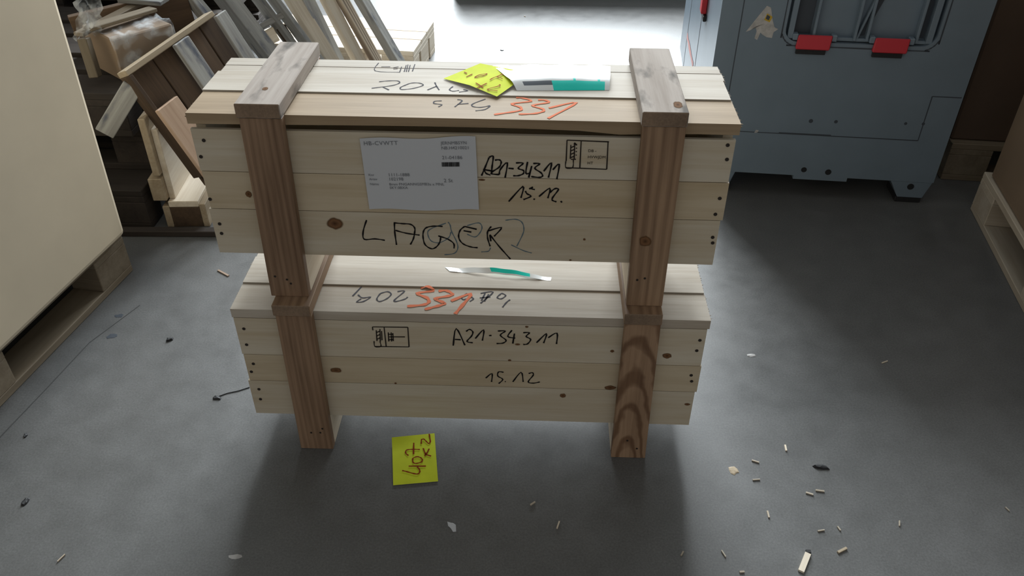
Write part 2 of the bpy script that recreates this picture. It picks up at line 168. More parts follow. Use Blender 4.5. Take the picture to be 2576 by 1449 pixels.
GREYD = plain('dark_grey_plastic', (.045, .055, .07), .55)
REDP = plain('red_plastic', (.50, .02, .035), .45)
BLACKP = plain('black_rubber', (.012, .012, .014), .6)
JOINT = plain('joint_dust', (.045, .045, .044), .8)
HOLE = plain('hole_dark', (.008, .009, .011), .8)
STICK = plain('torn_white_sticker', (.42, .41, .40), .7, noise=.2, nscale=60)
YSTICK = plain('yellow_sticker_print', (.50, .33, .02), .6)
SCRAPE = plain('red_scrape_paint', (.62, .30, .28), .6)
WALLM = plain('grey_wall_paint', (.35, .35, .34), .8, noise=.05, nscale=2)
def film_clear():
    m, nt, b = newmat('clear_stretch_film'); b.inputs['Base Color'].default_value = (.8, .85, .9, 1); b.inputs['Roughness'].default_value = .18
    tr = N(nt, 'ShaderNodeBsdfTransparent'); mx = N(nt, 'ShaderNodeMixShader'); tc = N(nt, 'ShaderNodeTexCoord')
    n = N(nt, 'ShaderNodeTexNoise'); n.inputs['Scale'].default_value = 16; n.inputs['Detail'].default_value = 3; nt.links.new(tc.outputs['Object'], n.inputs['Vector'])
    r = ramp(nt, [(.45, (.05, .05, .05)), (.68, (.65, .65, .65))]); nt.links.new(n.outputs['Fac'], r.inputs[0]); nt.links.new(r.outputs[0], mx.inputs[0])
    nt.links.new(tr.outputs[0], mx.inputs[1]); nt.links.new(b.outputs[0], mx.inputs[2]); nt.links.new(mx.outputs[0], nt.nodes['Material Output'].inputs[0]); return m
WRAP = film_clear()
def concrete():
    m, nt, b = newmat('concrete_floor'); L = nt.links.new
    tc = N(nt, 'ShaderNodeTexCoord')
    def nz(s, d, rgh=.6):
        n = N(nt, 'ShaderNodeTexNoise'); n.inputs['Scale'].default_value = s; n.inputs['Detail'].default_value = d; n.inputs['Roughness'].default_value = rgh; L(tc.outputs['Object'], n.inputs['Vector']); return n
    a = nz(1.3, 5); c = nz(220, 3, .7); e = nz(14, 4)
    r = ramp(nt, [(.3, (.098, .099, .098)), (.7, (.13, .131, .13))]); L(a.outputs['Fac'], r.inputs[0])
    r2 = ramp(nt, [(.25, (.72, .72, .72)), (.75, (1.22, 1.22, 1.22))]); L(c.outputs['Fac'], r2.inputs[0])
    r3 = ramp(nt, [(.3, (.92, .92, .92)), (.7, (1.08, 1.08, 1.08))]); L(e.outputs['Fac'], r3.inputs[0])
    m1 = N(nt, 'ShaderNodeMix', data_type='RGBA', blend_type='MULTIPLY'); m1.inputs[0].default_value = 1; L(r.outputs[0], m1.inputs[6]); L(r2.outputs[0], m1.inputs[7])
    m2 = N(nt, 'ShaderNodeMix', data_type='RGBA', blend_type='MULTIPLY'); m2.inputs[0].default_value = 1; L(m1.outputs[2], m2.inputs[6]); L(r3.outputs[0], m2.inputs[7])
    L(m2.outputs[2], b.inputs['Base Color'])
    rr = ramp(nt, [(.3, (.38, .38, .38)), (.7, (.5, .5, .5))]); L(e.outputs['Fac'], rr.inputs[0]); L(rr.outputs[0], b.inputs['Roughness'])
    b.inputs['Specular IOR Level'].default_value = .5
    bp = N(nt, 'ShaderNodeBump'); bp.inputs['Strength'].default_value = .1; bp.inputs['Distance'].default_value = .001; L(c.outputs['Fac'], bp.inputs['Height']); L(bp.outputs[0], b.inputs['Normal'])
    return m
CONC = concrete()

# ------------------------------------------------------------------ mesh helpers
class MB:
    def __init__(s): s.v = []; s.f = []; s.bc = []; s.tone = []; s.mi = []; s.sm = []
    def add(s, verts, faces, bcs=None, tone=1.0, mi=0, smooth=False):
        o = len(s.v); s.v += [tuple(p) for p in verts]; s.bc += [tuple(b) for b in (bcs or [(0, 0, 0)] * len(verts))]; s.tone += [tone] * len(verts)
        for f in faces: s.f.append([o + i for i in f]); s.mi.append(mi); s.sm.append(smooth)
    def prism(s, lo, hi, mi=0, tone=None, axis=2, ro=None):
        """lo, hi: 4 corners each (same winding); the grain runs from lo to hi when axis==2, along edge 0-1 when 0, along edge 1-2 when 1"""
        lo = [V(p) for p in lo]; hi = [V(p) for p in hi]; vs_ = lo + hi
        k = [(lo[1] - lo[0]).length, (lo[2] - lo[1]).length, (hi[0] - lo[0]).length]
        loc = [(0, 0, 0), (k[0], 0, 0), (k[0], k[1], 0), (0, k[1], 0)]; loc = loc + [(x, y, k[2]) for x, y, _ in loc]
        od = {0: (0, 1, 2), 1: (1, 0, 2), 2: (2, 0, 1)}[axis]; ro = ro or (random.uniform(0, 50), random.uniform(0, 50), random.uniform(0, 50))
        bcs = [tuple(p[od[i]] + ro[i] for i in range(3)) for p in loc]
        t = random.uniform(.88, 1.1) if tone is None else tone
        F = [(3, 2, 1, 0), (4, 5, 6, 7), (0, 1, 5, 4), (1, 2, 6, 5), (2, 3, 7, 6), (3, 0, 4, 7)]
        a, b_, c = lo[1] - lo[0], lo[2] - lo[1], hi[0] - lo[0]
        if a.cross(b_).dot(c) < 0: F = [tuple(reversed(f)) for f in F]
        s.add(vs_, F, bcs, t, mi)
    def box(s, a, b, mi=0, tone=None, axis=None):
        x0, y0, z0 = a; x1, y1, z1 = b
        if axis is None: d = (abs(x1 - x0), abs(y1 - y0), abs(z1 - z0)); axis = d.index(max(d))
        s.prism([(x0, y0, z0), (x1, y0, z0), (x1, y1, z0), (x0, y1, z0)], [(x0, y0, z1), (x1, y0, z1), (x1, y1, z1), (x0, y1, z1)], mi, tone, axis)
    def beam(s, p0, p1, wdir, w_, t_, mi=0, tone=None):
        """bar from p0 to p1 (centre line), width w_ along wdir, thickness t_"""
        p0, p1 = V(p0), V(p1); d = (p1 - p0).normalized(); W = V(wdir); W = (W - d * W.dot(d)).normalized(); T = d.cross(W)
        q = [W * (-w_ / 2) + T * (-t_ / 2), W * (w_ / 2) + T * (-t_ / 2), W * (w_ / 2) + T * (t_ / 2), W * (-w_ / 2) + T * (t_ / 2)]
        s.prism([p0 + k for k in q], [p1 + k for k in q], mi, tone, 2)
    def disc(s, c, U, W, rx, ry, mi, n=16):
        c, U, W = V(c), V(U), V(W); vs_ = [c]; bc = [(0, 0, 0)]
        for i in range(n):
            a = 2 * math.pi * i / n; j = random.uniform(.88, 1.08); vs_.append(c + U * rx * j * math.cos(a) + W * ry * j * math.sin(a)); bc.append((math.cos(a), math.sin(a), 0))
        s.add(vs_, [(0, i + 1, (i + 1) % n + 1) for i in range(n)], bc, 1, mi)
    def cyl(s, p0, p1, r0, r1=None, n=16, mi=0, tone=1):
        p0, p1 = V(p0), V(p1); d = (p1 - p0).normalized(); U = d.orthogonal().normalized(); W = d.cross(U); r1 = r0 if r1 is None else r1; L_ = (p1 - p0).length
        vs_ = []; bc = []
        for p, r, h in ((p0, r0, 0), (p1, r1, L_)):
            for i in range(n):
                a = 2 * math.pi * i / n; vs_.append(p + U * r * math.cos(a) + W * r * math.sin(a)); bc.append((h, r * math.cos(a), r * math.sin(a)))
        s.add(vs_, [(i, (i + 1) % n, n + (i + 1) % n, n + i) for i in range(n)], bc, tone, mi, True)
        s.add(vs_[:n], [tuple(reversed(range(n)))], bc[:n], tone, mi); s.add(vs_[n:], [tuple(range(n))], bc[n:], tone, mi)
    def ribbon(s, pts, wd, nrm, mi=0):
        """flat pen stroke through pts (3-D points lying in a plane with normal nrm)"""
        P = [V(p) for p in pts]; nrm = V(nrm)
        if len(P) > 2:                                   # smooth the stroke
            Q = []
            for i in range(len(P) - 1):
                a, b_, c, d = P[max(i - 1, 0)], P[i], P[i + 1], P[min(i + 2, len(P) - 1)]
                for k in range(4):
                    t = k / 4; Q.append(.5 * ((2 * b_) + (c - a) * t + (2 * a - 5 * b_ + 4 * c - d) * t * t + (3 * b_ - a - 3 * c + d) * t ** 3))
            P = Q + [P[-1]]
        vs_ = []
        for i, p in enumerate(P):
            d = (P[min(i + 1, len(P) - 1)] - P[max(i - 1, 0)]); d = d.normalized() if d.length else V((1, 0, 0)); sdir = d.cross(nrm).normalized()
            h = wd / 2 * (1 + .25 * math.sin(i * 1.7)); vs_ += [p + sdir * h, p - sdir * h]
        s.add(vs_, [(2 * i, 2 * i + 1, 2 * i + 3, 2 * i + 2) for i in range(len(P) - 1)], None, 1, mi)
    def build(s, name, mats, parent=None, bevel=0.0, mw=None):
        me = bpy.data.meshes.new(name); me.from_pydata(s.v, [], s.f); me.update()
        mats = mats if isinstance(mats, (list, tuple)) else [mats]
        for m in mats: me.materials.append(m)
        me.polygons.foreach_set('material_index', s.mi); me.polygons.foreach_set('use_smooth', s.sm)
        a = me.attributes.new('bc', 'FLOAT_VECTOR', 'POINT'); a.data.foreach_set('vector', [c for b in s.bc for c in b])
        a = me.attributes.new('tone', 'FLOAT', 'POINT'); a.data.foreach_set('value', s.tone)
        o = bpy.data.objects.new(name, me); COL.objects.link(o)
        if parent: o.parent = parent
        if bevel:
            md = o.modifiers.new('edge', 'BEVEL'); md.width = bevel; md.segments = 1; md.limit_method = 'ANGLE'; md.angle_limit = math.radians(40)
        return o
def tag(o, label, cat, group=None):
    o['label'] = label; o['category'] = cat
    if group: o['group'] = group
    return o
def thing(name, label, cat, loc=(0, 0, 0), rz=0, group=None):
    o = bpy.data.objects.new(name, None); COL.objects.link(o); o.empty_display_size = .1; o.location = loc; o.rotation_euler = (0, 0, rz); return tag(o, label, cat, group)
def struct(o): o['kind'] = 'structure'; return o

# ------------------------------------------------------------------ the hall
fl = MB(); fl.box((-8, -4, -.2), (8, 9, 0), axis=0)
for i in range(len(SEAM) - 1):                                   # the saw-cut joint in the slab
    a, b = V(SEAM[i] + (.0006,)), V(SEAM[i + 1] + (.0006,)); fl.ribbon([a, b], .0025, (0, 0, 1), 1)
struct(fl.build('floor', [CONC, JOINT]))
wb = MB()
wb.box((-8, WY, 0), (WX0, WY + .2, 6.6)); wb.box((WX1, WY, 0), (8, WY + .2, 6.6)); wb.box((WX0, WY, 0), (WX1, WY + .2, WZ0)); wb.box((WX0, WY, WZ1), (WX1, WY + .2, 6.6))
struct(wb.build('wall_back', WALLM))
cl = MB(); cl.box((-8, -4.6, 6.6), (8, WY + .2, 6.8)); struct(cl.build('ceiling', WALLM))
kb = MB(); kb.box((-.36, 3.40, 0), (6.5, 3.55, .27)); struct(kb.build('added_shade_wall_1', WALLM))   # low wall added out of view to darken the far floor
wf = MB()
for a, b in (((WX0, WY - .03, WZ0), (WX0 + .06, WY + .05, WZ1)), ((WX1 - .06, WY - .03, WZ0), (WX1, WY + .05, WZ1)), ((WX0, WY - .03, WZ1 - .06), (WX1, WY + .05, WZ1)), ((WX0, WY - .05, WZ0), (WX1, WY + .05, WZ0 + .04))): wf.box(a, b)
struct(wf.build('window_1', GREYD))

# ------------------------------------------------------------------ the two crates
ZT, ZB, TL, DEP, TB, TC = .3987, .0917, .022, .267, .019, .0286
def crate(label, loc, rz, seams, zs, gap, bats, knots, nails, bnails, lidtone, fronttone, fmat, capmat, xl, sag=0.0):
    t = thing('wooden_crate', label, 'crate', loc, rz, 'wooden transport crates in the stack')
    # lid: loose planks with uneven ends
    lid = MB(); ys = seams
    for i in range(len(ys) - 1):
        y0, y1 = ys[i] + .0008, ys[i + 1] - .0008; n = 14
        x0, x1 = xl[i]; z1 = ZT + (-.0015, .0012, -.0005, .0, 0)[i]; ro = (random.uniform(0, 40), random.uniform(0, 40), random.uniform(0, 40))
        vs_ = []; bc = []
        for k in range(n + 1):
            x = x0 + (x1 - x0) * k / n; fy = y0; dz = 0
            if i == 0 and sag: dz = -sag * math.exp(-((x - .30) / .055) ** 2) + sag * .9 * math.exp(-((x + .02) / .35) ** 2)
            for (y, z) in ((fy, z1 - TL + dz), (y1, z1 - TL), (y1, z1), (fy, z1)):
                j = 0
                vs_.append((x + j, y, z)); bc.append((x + ro[0], y + ro[1], z + ro[2]))
        F = [(3, 2, 1, 0), tuple(4 * n + q for q in (0, 1, 2, 3))]
        for k in range(n):
            for q in range(4): F.append((4 * k + q, 4 * k + (q + 1) % 4, 4 * k + 4 + (q + 1) % 4, 4 * k + 4 + q))
        F = [tuple(reversed(f)) for f in F[2:]] + [tuple(reversed(F[0])), tuple(reversed(F[1]))]
        lid.add(vs_, F, bc, lidtone[i], 1 if (i == 0 and sag) else 0)
        for q in range(26):                                        # splintered saw ends
            y = random.uniform(y0, y1); xs, sg = random.choice(((x0, -1), (x1, 1))); l_ = random.uniform(.002, .006); hz = z1 - random.uniform(.001, .006)
            lid.add([(xs, y - .0012, hz), (xs, y + .0012, hz), (xs + sg * l_, y, hz - .001), (xs, y, hz - .003)], [(0, 1, 2), (0, 2, 3), (1, 3, 2)], None, lidtone[i], 1 if (i == 0 and sag) else 0)
    lo = lid.build('lid', [LIDM, LIDB], t)
    # front panel
    fp = MB(); top = ZT - TL - gap
    for i in range(len(zs) - 1):
        z0 = zs[i]; z1 = zs[i + 1] if i < len(zs) - 2 else top
        dx = (-.003, .001, -.001, .002)[i]
        fp.box((-.497 + dx, .0015, z0 + .0007), (.497 + dx, .0095, z1 - .0007), tone=fronttone[i], axis=0, mi=3 if i == 1 else 0)
    for x, z, rx, ry in knots:
        if z < top: fp.disc((x, .0008, z), (1, 0, 0), (0, 0, 1), rx, ry, 1)
    for x, z in nails: fp.cyl((x, .0005, z), (x, .004, z),   .0036, n=10, mi=2)
    fp.build('front_panel', [fmat, KNOT, NAIL, PINEY], t)
    bp_ = MB()
    for i in range(len(zs) - 1):
        z1 = zs[i + 1] if i < len(zs) - 2 else top
        bp_.box((-.497, DEP - .020, zs[i] + .0005), (.497, DEP - .0015, z1 - .0005), axis=0)
    bp_.build('back_panel', fmat, t)
    for sx in (-1, 1):
        ep = MB()
        for i in range(len(zs) - 1):
            z1 = zs[i + 1] if i < len(zs) - 2 else top
            xa = sx * .494; ep.box((min(xa, xa - sx * .018), .0205, zs[i] + .0005), (max(xa, xa - sx * .018), DEP - .0205, z1 - .0005), axis=1)
        ep.build('end_panel', fmat, t)
    bs = MB(); bs.box((-.475, .0205, ZB + .001), (.475, DEP - .0205, ZB + .02), axis=0); bs.build('base_panel', fmat, t)
    for k, q in enumerate(bats):
        (xa, za), (xb, zb), (xc, zc), (xd, zd) = q; za = zb = 0.0; zc = zd = ZT
        f = MB(); f.prism([(xa, -TB, 0), (xb, -TB, 0), (xb, -.0003, 0), (xa, -.0003, 0)], [(xd, -TB, ZT), (xc, -TB, ZT), (xc, -.0003, ZT), (xd, -.0003, ZT)], tone=(1.0, 1.05)[k], ro=None if sag or k == 0 else (.02, -.042, .0))
        for x, z in bnails:
            if xa - .02 < x < xb + .02: f.cyl((x, -TB - .0006, z), (x, -TB + .003, z), .0026, n=8, mi=2)
        if k == 1 and sag: f.disc((.352, -TB - .0006, .158), (1, 0, 0), (0, 0, 1), .0135, .014, 1)
        f.build('front_batten', [(LARCHF, LARCH if sag else LARCHC)[k], KNOT, NAIL], t, .0015)
        b = MB(); b.prism([(xa, DEP + .0003, 0), (xb, DEP + .0003, 0), (xb, DEP + TB, 0), (xa, DEP + TB, 0)], [(xd, DEP + .0003, ZT), (xc, DEP + .0003, ZT), (xc, DEP + TB, ZT), (xd, DEP + TB, ZT)]); b.build('back_batten', LARCH, t, .0015)
        c = MB(); c.box((xa, .0003, 0), (xb, DEP - .0003, ZB), tone=1.05); c.build('bearer', PALEW, t, .0015)
        cp = MB(); cp.box((xd - .003, -.023, ZT + .0013), (xc + .001, .287, ZT + TC), tone=(1.0, 1.0)[k], axis=1)
        cp.mi[[i for i, f_ in enumerate(cp.f) if all(cp.v[q][1] < 0 for q in f_)][0]] = 2
        if sag and k == 0: cp.disc((xd + .035, .045, ZT + TC + .0004), (1, 0, 0), (0, 1, 0), .006, .008, 1)
        if sag and k == 1: cp.disc((xc - .015, .01, ZT + TC + .0004), (1, 0, 0), (0, 1, 0), .009, .016, 1)
        cp.build('top_batten', [capmat[k], KNOT, ENDG], t, .0015)
    return t
LZO = (-.0015, .0012, -.0005, .0, 0)
def write(parent, name, strokes, wd, mat, where, y=0.0, label=None):
    m = MB()
    for s in strokes:
        def lz(b):
            i = [k for k in range(len(y) - 1) if b >= y[k]] if where == 'top' else 0
            return ZT + LZO[i[-1] if i else 0] + .0004
        pts = [(a, y, b) if where == 'front' else (a, b, lz(b)) for a, b in s]
        if where == 'top' and wd > .004: pts = [(a, b, z + .0003) for a, b, z in pts]
        m.ribbon(pts, wd, (0, -1, 0) if where == 'front' else (0, 0, 1))
    o = m.build(name, mat, parent)
    if label: o['label'] = label
    return o
def text(parent, name, s, loc, size, mat, rot, track=1.0):
    c = bpy.data.curves.new(name, 'FONT'); c.body = s; c.size = size; c.space_character = track; c.materials.append(mat); c.resolution_u = 2
    o = bpy.data.objects.new('t', c); COL.objects.link(o)
    dg = bpy.context.evaluated_depsgraph_get(); me = bpy.data.meshes.new_from_object(o.evaluated_get(dg)); bpy.data.objects.remove(o)
    me.name = name; q = bpy.data.objects.new(name, me); COL.objects.link(q); q.parent = parent; q.location = loc; q.rotation_euler = rot; return q

LOWY, UPY = [0, .092, .192, .267], [0, .099, .194, .228, .267]
low = crate('bottom crate of the stack, standing on the floor, with a small stamp at its left', (0, 0, 0), 0, LOWY, [ZB, .195, .272, .37], .0028, BAT_LOW,
            KNOT_LOW, NAIL_LOW, BNAIL_LOW, (1.02, .98, .95), (.98, .96, 1.02), PINE, (LARCH, LARCH), [(-.5, .5), (-.5, .499), (-.499, .5)])
upp = crate('top crate of the stack, with LAGER hand-written on its front and a white label', (UP[0], UP[1], UP[2]), UP[3], UPY, [ZB, .196, .2785, .37], .0105, BAT_UP,
            KNOT_UP, NAIL_UP, BNAIL_UP, (1.0, 1.02, .96, .92), (.98, .98, .98), PINE, (CAPM, CAPM), [(-.5, .5), (-.502, .4985), (-.498, .502), (-.499, .5)], .006)
YF = .0008; ZL = ZT + .0007
write(low, 'handwritten_number', INK_LOW_NUMBER, .0030, INK, 'front', YF, 'black handwritten A21-34311')
write(low, 'handwritten_date', INK_LOW_DATE, .0028, INK, 'front', YF, 'black handwritten 15.12')
write(low, 'stamp_mark', INK_LOW_STAMP, .0022, STAMP, 'front', YF, 'brown-black treatment stamp')
write(low, 'pencil_figures', INK_LOWTOP[:4], .0032, INKF, 'top', LOWY, 'grey figures at the left of the crayon number')
write(low, 'pencil_figures', INK_LOWTOP[4:12], .0032, INKF, 'top', LOWY, 'grey figures at the right of the crayon number')
write(low, 'crayon_writing', CRAYON_LOW, .0075, CRAYON, 'top', LOWY, 'orange crayon 331 on the lid')
write(upp, 'handwritten_number', INK_UP_NUMBER, .0029, INK, 'front', YF, 'black handwritten A21-34311')
write(upp, 'handwritten_date', INK_UP_DATE, .0029, INK, 'front', YF, 'black handwritten 15.12.')
write(upp, 'stamp_mark', INK_UP_STAMP, .0020, STAMP, 'front', YF, 'brown-black treatment stamp')
for i, s_ in enumerate(('DB -', 'HVWJDM', 'HT')):
    text(upp, 'stamp_text', s_, (.232, YF - .0002, .336 - .0125 * i), .0080, STAMP, (math.radians(90), 0, 0))
write(upp, 'lettering', INK_UP_WORD, .0028, INK, 'front', YF, 'black handwritten LAGER')
write(upp, 'chalk_writing', INK_UP_BLUE[:3] + INK_UP_BLUE[5:], .0020, BLUEINK, 'front', YF + .0003, 'faint blue letters under LAGER')
write(upp, 'chalk_writing', INK_UP_BLUE[3:5], .0020, BLUEINK, 'front', YF + .0003, 'faint blue letter at the right of LAGER')
write(upp, 'pencil_figures', INK_UPTOP[:7], .0026, INKF, 'top', UPY, 'grey figures on the middle lid plank')
write(upp, 'pencil_figures', INK_UPTOP[7:10], .0026, INKF, 'top', UPY, 'grey 57 on the front lid plank')
write(upp, 'pencil_figures', INK_UPTOP[10:], .0026, INKF, 'top', UPY, 'grey 6 on the front lid plank')
write(upp, 'crayon_writing', CRAYON_UP, .0052, CRAYON, 'top', UPY, 'orange crayon 331 on the lid')
write(upp, 'top_stamp_mark', STAMP_UPTOP, .0018, INKF, 'top', UPY)
# white label on the upper crate
def bil(Q, u, v): a, b, c, d = [V(q) for q in Q]; return (a * (1 - u) + b * u) * (1 - v) + (d * (1 - u) + c * u) * v
lb = MB(); nu, nv = 16, 8; vs_ = []
for j in range(nv + 1):
    for i in range(nu + 1):
        p = bil(LABEL, i / nu, j / nv); wv = .0022 * math.sin(i / nu * 9) * (abs(j / nv - .5) * 2) ** 2
        vs_.append((p.x, -.0012 - .0012 * abs(math.sin(i / nu * 6.5)), p.y + wv))
lb.add(vs_, [(j * (nu + 1) + i, (j + 1) * (nu + 1) + i, (j + 1) * (nu + 1) + i + 1, j * (nu + 1) + i + 1) for j in range(nv) for i in range(nu)], None, 1, 0, True)
lab = lb.build('shipping_label', PAPER, upp); lab['label'] = 'white printed paper label'
def ltext(s, u, v, size, mat=PRINT, track=1.0):
    p = bil(LABEL, u, v); q = bil(LABEL, u + .05, v); text(lab, 'printed_text', s, (p.x, -.0032, p.y), size, mat, (math.radians(90), -math.atan2(q.y - p.y, q.x - p.x), 0), track)
ltext('HB-CVWTT', .03, .085, .0115, track=1.1); ltext('JERNMBSYN', .70, .09, .009); ltext('NB.H4210021', .70, .155, .009); ltext('21-04186', .70, .285, .010)
ltext('Knr', .035, .51, .007); ltext('Artnr', .037, .57, .007); ltext('Name', .037, .64, .007); ltext('1111-1888', .21, .515, .0095); ltext('102198', .21, .575, .0095)
ltext('8mm FNGANNGSMB3a x MNL', .21, .645, .008); ltext('SKY.0BXA', .21, .695, .008); ltext('2 St', .70, .60, .011)
bc_ = MB(); x = 0
random.seed(3)
while x < 1:
    wd = random.uniform(.012, .035); p0, p1 = bil(LABEL, .695 + .155 * x, .325), bil(LABEL, .695 + .155 * min(1, x + wd), .385)
    bc_.add([(p0.x, -.0032, p0.y), (p1.x, -.0032, p0.y), (p1.x, -.0032, p1.y), (p0.x, -.0032, p1.y)], [(0, 1, 2, 3)]); x += wd + random.uniform(.012, .025)
bc_.build('barcode', INK, lab)
# ------------------------------------------------------------------ notes and document pouches
def note(name, label, Q, z, curl, ink, group, wd):
    m = MB(); n = 10; vs_ = []; zf = lambda u, v: z + curl(u, v)
    for lay in (0, 1):
        for j in range(n + 1):
            for i in range(n + 1):
                p = bil(Q, i / n, j / n); vs_.append((p.x, p.y, zf(i / n, j / n) - lay * .0004))
    k = (n + 1) ** 2
    F0 = [(j * (n + 1) + i, j * (n + 1) + i + 1, (j + 1) * (n + 1) + i + 1, (j + 1) * (n + 1) + i) for j in range(n) for i in range(n)]
    m.add(vs_[:k], F0, None, 1, 0, True); m.add(vs_[k:], [tuple(reversed(f)) for f in F0], None, 1, 1, True)
    o = m.build(name, [YELLOW, NOTEBACK]); tag(o, label, 'sticky note', group)
    q0, q1, q2, q3 = [V(q) for q in Q]
    def zat(x, y):                                                # height of the paper at x, y
        a, b = q1 - q0, q3 - q0; p = V((x, y)) - q0; det = a.x * b.y - a.y * b.x
        return zf((p.x * b.y - p.y * b.x) / det, (a.x * p.y - a.y * p.x) / det)
    w_ = MB()
    for s in ink: w_.ribbon([(x, y, zat(x, y) + .0012) for x, y in s], wd, (0, 0, 1))
    h = w_.build('handwriting', REDINK, o); h['label'] = 'red handwritten 407 x2'
random.seed(5)
note('sticky_note', 'yellow-green paper note marked 407 x2, lying on the concrete floor before the crates', NOTE_FLOOR, .0012, lambda u, v: .006 * max(0, v - .8) / .2 * (1 - u) + .0008, INK_NOTE_FLOOR, 'yellow notes marked 407 x2', .0030)
note('sticky_note', 'yellow-green paper note lying on the lid of the top crate, beside the document pouch', NOTE_LID, UP[2] + ZT + .0025, lambda u, v: .0085 * v + .0045 * (1 - abs(2 * u - 1)) * (1 - v) + .0005, INK_NOTE_LID, 'yellow notes marked 407 x2', .0024)
def pouch(label, Q, z, zf, matf, extra=None):
    m = MB(); nu, nv = 40, 12; vs_ = []
    for lay in (0, 1):
        for j in range(nv + 1):
            for i in range(nu + 1):
                p = bil(Q, i / nu, j / nv); vs_.append((p.x, p.y, z + zf(i / nu, j / nv) - lay * .0006))
    k = (nu + 1) * (nv + 1)
    for lay in (0, 1):
        for j in range(nv):
            for i in range(nu):
                f = (j * (nu + 1) + i, (j + 1) * (nu + 1) + i, (j + 1) * (nu + 1) + i + 1, j * (nu + 1) + i + 1); 
                if lay: f = tuple(reversed(f))
                m.f.append([lay * k + q for q in f]); m.mi.append(matf((i + .5) / nu, (j + .5) / nv)); m.sm.append(True)
    m.v = [tuple(q) for q in vs_]; m.bc = [(0, 0, 0)] * len(vs_); m.tone = [1] * len(vs_)
    return tag(m.build('document_pouch', [FILMW, FILMG, FILMD]), label, 'document pouch', 'document pouches on the crate lids')
def up_mat(u, v):
    if v < .80: return 1 if (math.sin(u * 37) * math.sin(v * 29 + u * 11) > .93) else 0
    if u < .40: return 2 if .80 < v < .9 and u > .1 else 0
    if u > .96: return 0
    return 1
pouch('white and turquoise document pouch on the top crate lid, half under a yellow note', POUCH_UP, UP[2] + ZT + .002,
      lambda u, v: .0155 * (1 - max(0, (v - .74) / .26) ** 1.6) * (.62 + .38 * v / .74 if v < .74 else 1) * (.6 + .4 * math.sin(.4 + u * 2.4)) + .0012 * math.sin(u * 23 + v * 7) * (1 - v), up_mat)
pouch('narrow white and turquoise document pouch arching on the lid of the bottom crate', [(-.066, .166), (.172, .136), (.170, .124), (-.054, .150)], ZT + .0015,
      lambda u, v: .0005 + (.011 * math.sin(math.pi * min(1, max(0, (u - .12) / .8))) ** 1.0) * (1 - .5 * v) + .0006 * math.sin(u * 31), lambda u, v: 1 if .43 < u < .80 and v < .75 else 0)

# ------------------------------------------------------------------ pallets
def pallet(label, loc, rz, mat, L=1.2, W=.8, name='pallet', cat='pallet', group=None, tones=(.9, 1.1), nblock=3, tilt=None, deck=None):
    """flat pallet: origin at the front left corner, length along x, width along y"""
    t = thing(name, label, cat, loc, rz, group)
    if tilt: t.rotation_euler = tilt
    for bxw, y in ((.1, 0), (.145, W / 2 - .0725), (.1, W - .1)):
        m = MB(); m.box((0, y, 0), (L, y + bxw, .022), tone=random.uniform(*tones)); m.build('bottom_board', mat, t, .002)
    for y, bw in ((0, .1), (W / 2 - .0725, .145), (W - .1, .1)):
        for k in range(nblock):
            x = (L - .145) * k / (nblock - 1); m = MB(); m.box((x, y, .0222), (x + .145, y + bw, .1), axis=1, tone=random.uniform(*tones)); m.build('block', mat, t, .002)
    for k in range(nblock):
        x = (L - .145) * k / (nblock - 1); m = MB(); m.box((x, 0, .1002), (x + .145, W, .1218), axis=1, tone=random.uniform(*tones)); m.build('stringer_board', mat, t, .002)
    nb = deck or 5
    for k in range(nb):
        bw = .145 if k % 2 == 0 else .1; y = (W - .145) * k / (nb - 1) + (.0225 if k % 2 else 0)
        m = MB(); m.box((0, y, .122), (L, y + bw, .144), tone=random.uniform(*tones)); m.build('deck_board', mat, t, .002)
    return t
random.seed(11)
# left: tall pale box on its pallet
LA = math.atan2(.531, .082)
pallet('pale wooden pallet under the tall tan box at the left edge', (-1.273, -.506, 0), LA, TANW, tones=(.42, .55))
def rbox(name, label, cat, loc, rz, sx, sy, sz, mat, bev, seg=3, group=None):
    t = thing(name, label, cat, loc, rz, group); b = MB(); b.prism([(0, 0, 0), (sx, 0, 0), (sx, sy, 0), (0, sy, 0)], [(0, 0, sz), (sx + .036, 0, sz), (sx + .036, sy, sz), (0, sy, sz)]); o = b.build('carton_body' if 'card' in name or 'carton' in name else 'body', mat, t)
    md = o.modifiers.new('edge', 'BEVEL'); md.width = bev; md.segments = seg
    return t
lbx = rbox('bulk_box', 'tall smooth tan box on a pallet, filling the left edge', 'box', (-1.245, -.525, .1445), LA, 1.2, .79, .90, CARDP, .018)
ld = MB(); ld.box((-.006, -.006, .9002), (1.242, .796, .915)); ld.build('cover_sheet', CARDP, lbx, .004)
# right: two pallets with dark boxes
RA = math.atan2(-.53, -.077)
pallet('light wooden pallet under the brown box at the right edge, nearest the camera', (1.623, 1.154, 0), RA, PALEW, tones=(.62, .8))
RB = RA
t = thing('cardboard_box', 'brown cardboard box on the pallet at the right edge, nearest the camera', 'box', (1.623, 1.154, .1445), RA)
b = MB(); b.box((.03, .012, 0), (1.19, .79, .95)); b.build('carton_body', CARD, t, .006)
f = MB(); f.box((.03, .012, .9502), (1.19, .40, .956)); f.box((.03, .402, .9502), (1.19, .79, .956)); f.build('top_flap', CARD, t, .001)
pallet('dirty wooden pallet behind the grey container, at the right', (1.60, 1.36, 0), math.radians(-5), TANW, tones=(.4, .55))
t = thing('cardboard_box', 'dark brown cardboard box standing behind, between grey container and right-hand box', 'box', (1.60, 1.36, .1445), math.radians(-5))
b = MB(); b.box((.0, .03, 0), (1.18, .79, .95)); b.build('carton_body', BOXD, t, .006)
f = MB(); f.box((.0, .03, .9502), (1.18, .41, .956)); f.box((.0, .412, .9502), (1.18, .79, .956)); f.build('top_flap', BOXD, t, .001)

